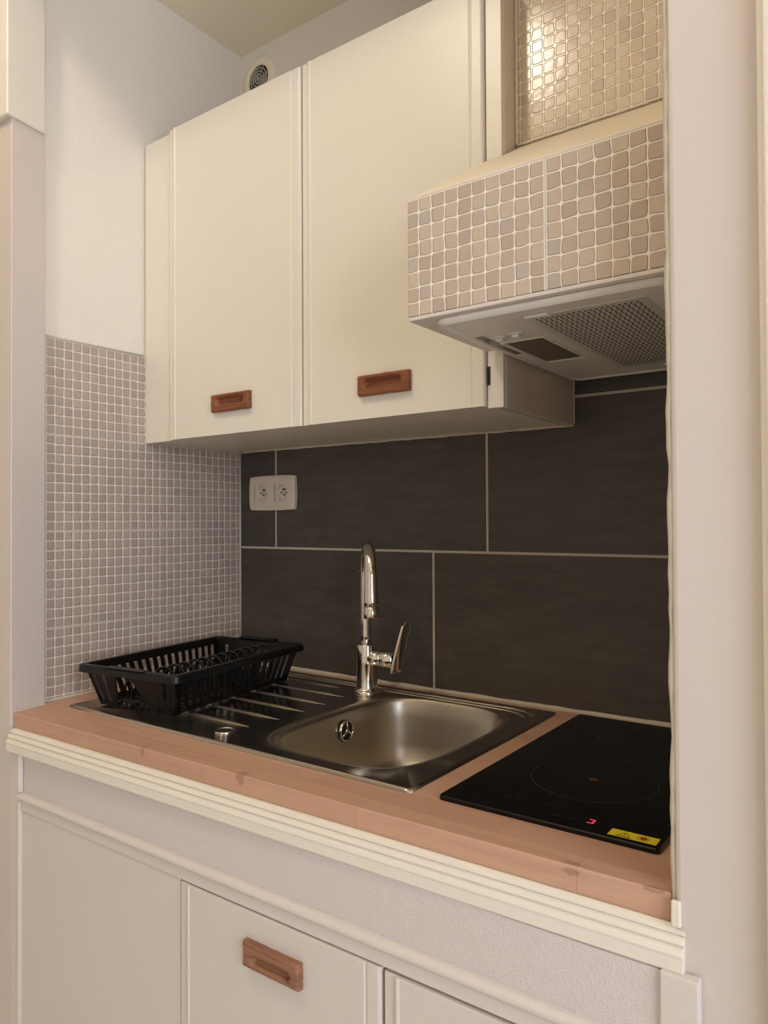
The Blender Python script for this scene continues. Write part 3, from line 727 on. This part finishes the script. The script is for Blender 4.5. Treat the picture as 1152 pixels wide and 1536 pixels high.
for cx in (-.0355, .0355):
    mb = MB(); c0 = Vector((scx+cx, 0, scz)); yF = -.0195; n_ = 32
    def sq(k, h):
        a = k*2*PI/n_+PI/4; c_, s_ = math.cos(a), math.sin(a); m_ = max(abs(c_), abs(s_)); return (h*c_/m_, h*s_/m_)
    lo = []
    lo.append([(c0.x+sq(k, .0226)[0], -.012, c0.z+sq(k, .0226)[1]) for k in range(n_)])
    lo.append([(c0.x+sq(k, .0226)[0], yF, c0.z+sq(k, .0226)[1]) for k in range(n_)])
    for (r, y) in ((.0192, yF), (.0186, yF+.0015), (.0180, -.0100), (.0005, -.0100)):
        lo.append([(c0.x+r*math.cos(k*2*PI/n_+PI/4), y, c0.z+r*math.sin(k*2*PI/n_+PI/4)) for k in range(n_)])
    mb.loft(lo, cap=False, smooth=False)
    sk = build(mb, 'socket', M['plastic'], root)
    mb = MB()
    for (x, z, r) in ((0, -.0045, .0026), (-.0095, 0, .0024), (.0095, 0, .0024)):
        mb.lathe([(r, 0), (.0003, 0)], (c0.x+x, -.0102, c0.z+z), axis=1, n=14)
    mb.box(c0.x-.006, c0.x+.006, -.0104, -.0101, c0.z+.0075, c0.z+.0105)
    build(mb, 'pin_hole', M['dark'], sk)
    mb = MB(); mb.tube([(c0.x, -.010, c0.z+.0035), (c0.x, -.0185, c0.z+.0035)], .0022, 12); build(mb, 'earth_pin', M['chrome'], sk)

# ------------------------------------------------------------------ round air vent
vx, vz = .071, 2.420
root = empty('air_vent', (vx, 0, vz-.05), 'small round grey air vent high on the back wall', 'air vent')
mb = MB(); mb.lathe([(.057, 0), (.057, -.004), (.054, -.0062), (.038, -.0075), (.0355, -.006), (.0355, -.002)], (vx, 0, vz), axis=1, n=48); build(mb, 'rim', M['ceil'], root)
mb = MB(); mb.lathe([(.0354, -.0022), (.0005, -.0022)], (vx, 0, vz), axis=1, n=48); build(mb, 'duct', flat('duct_shadow', srgb(58, 52, 42), .8), root)
mb = MB()
for r0, r1 in ((.0265, .0290), (.0185, .0210), (.0105, .0130), (.0002, .0050)):
    mb.lathe([(r0, -.003), (r0, -.0065), (r1, -.0065), (r1, -.003)], (vx, 0, vz), axis=1, n=40)
for k in range(8):
    a = k*PI/4+.2; d = Vector((math.cos(a), 0, math.sin(a))); c0 = Vector((vx, -.0052, vz))
    mb.tube([c0+d*.004, c0+d*.036], .0011, 6)
build(mb, 'grille', flat('vent_grey', srgb(176, 168, 150), .5), root)

# ------------------------------------------------------------------ lamp in the room in front of the niche
LX, LY, LZ = .40, -1.36, ZR
root = empty('ceiling_lamp', (LX, LY, LZ-.13), 'round opal glass ceiling lamp in the room facing the niche', 'ceiling lamp')
mb = MB(); mb.lathe([(.001, -.002), (.13, -.002), (.13, -.02), (.115, -.03)], (LX, LY, LZ), n=40); build(mb, 'mount', M['post'], root)
mb = MB(); mb.lathe([(.115, -.03), (.125, -.05), (.118, -.08), (.09, -.105), (.05, -.12), (.001, -.125)], (LX, LY, LZ), n=40)
build(mb, 'shade', flat('opal_glass_lit', srgb(250, 240, 220), .4, 0, .5, (1, .85, .66, 1), 4), root)

# ------------------------------------------------------------------ lights
def area(name, loc, target, sx, sy, power, col, shape='RECTANGLE'):
    l = bpy.data.lights.new(name, 'AREA'); l.shape = shape; l.size = sx; l.size_y = sy; l.energy = power; l.color = col
    o = bpy.data.objects.new(name, l); COL.objects.link(o); o.location = loc
    o.rotation_euler = (Vector(target)-Vector(loc)).to_track_quat('-Z', 'Y').to_euler(); return o
l = bpy.data.lights.new('lamp_bulb', 'POINT'); l.energy = 24; l.color = (1, .885, .72); l.shadow_soft_size = .09
o = bpy.data.objects.new('lamp_bulb', l); COL.objects.link(o); o.location = (LX, LY, LZ-.20)
area('window_daylight', (X1+.085, (wy0+wy1)/2, (wz0+wz1)/2), (0, (wy0+wy1)/2, 1.3), 1.65, 1.45, 64, (.80, .87, 1.0))

w = bpy.data.worlds.new('world'); S.world = w; w.use_nodes = True
w.node_tree.nodes['Background'].inputs[0].default_value = (.75, .82, 1, 1); w.node_tree.nodes['Background'].inputs[1].default_value = .6

# ------------------------------------------------------------------ camera
cam = bpy.data.cameras.new('camera'); co = bpy.data.objects.new('camera', cam); COL.objects.link(co)
yaw, pitch, roll = .6270, .01351, -.00512
cy, sy_ = math.cos(yaw), math.sin(yaw); cp, sp = math.cos(pitch), math.sin(pitch)
f = Vector((-sy_*cp, cy*cp, sp)); r = Vector((cy, sy_, 0)); u = r.cross(f)
c_, s_ = math.cos(roll), math.sin(roll)
r, u = c_*r+s_*u, -s_*r+c_*u
co.matrix_world = Matrix(((r.x, u.x, -f.x, 1.45151), (r.y, u.y, -f.y, -1.36230), (r.z, u.z, -f.z, 1.26332), (0, 0, 0, 1)))
cam.sensor_fit = 'VERTICAL'; cam.sensor_height = 24; cam.sensor_width = 18; cam.lens = 24*1107/1536
cam.clip_start = .02; S.camera = co
S.view_settings.view_transform = 'Standard'; S.view_settings.look = 'None'; S.view_settings.gamma = 1; S.view_settings.use_curve_mapping = False
S.view_settings.exposure = -0.17
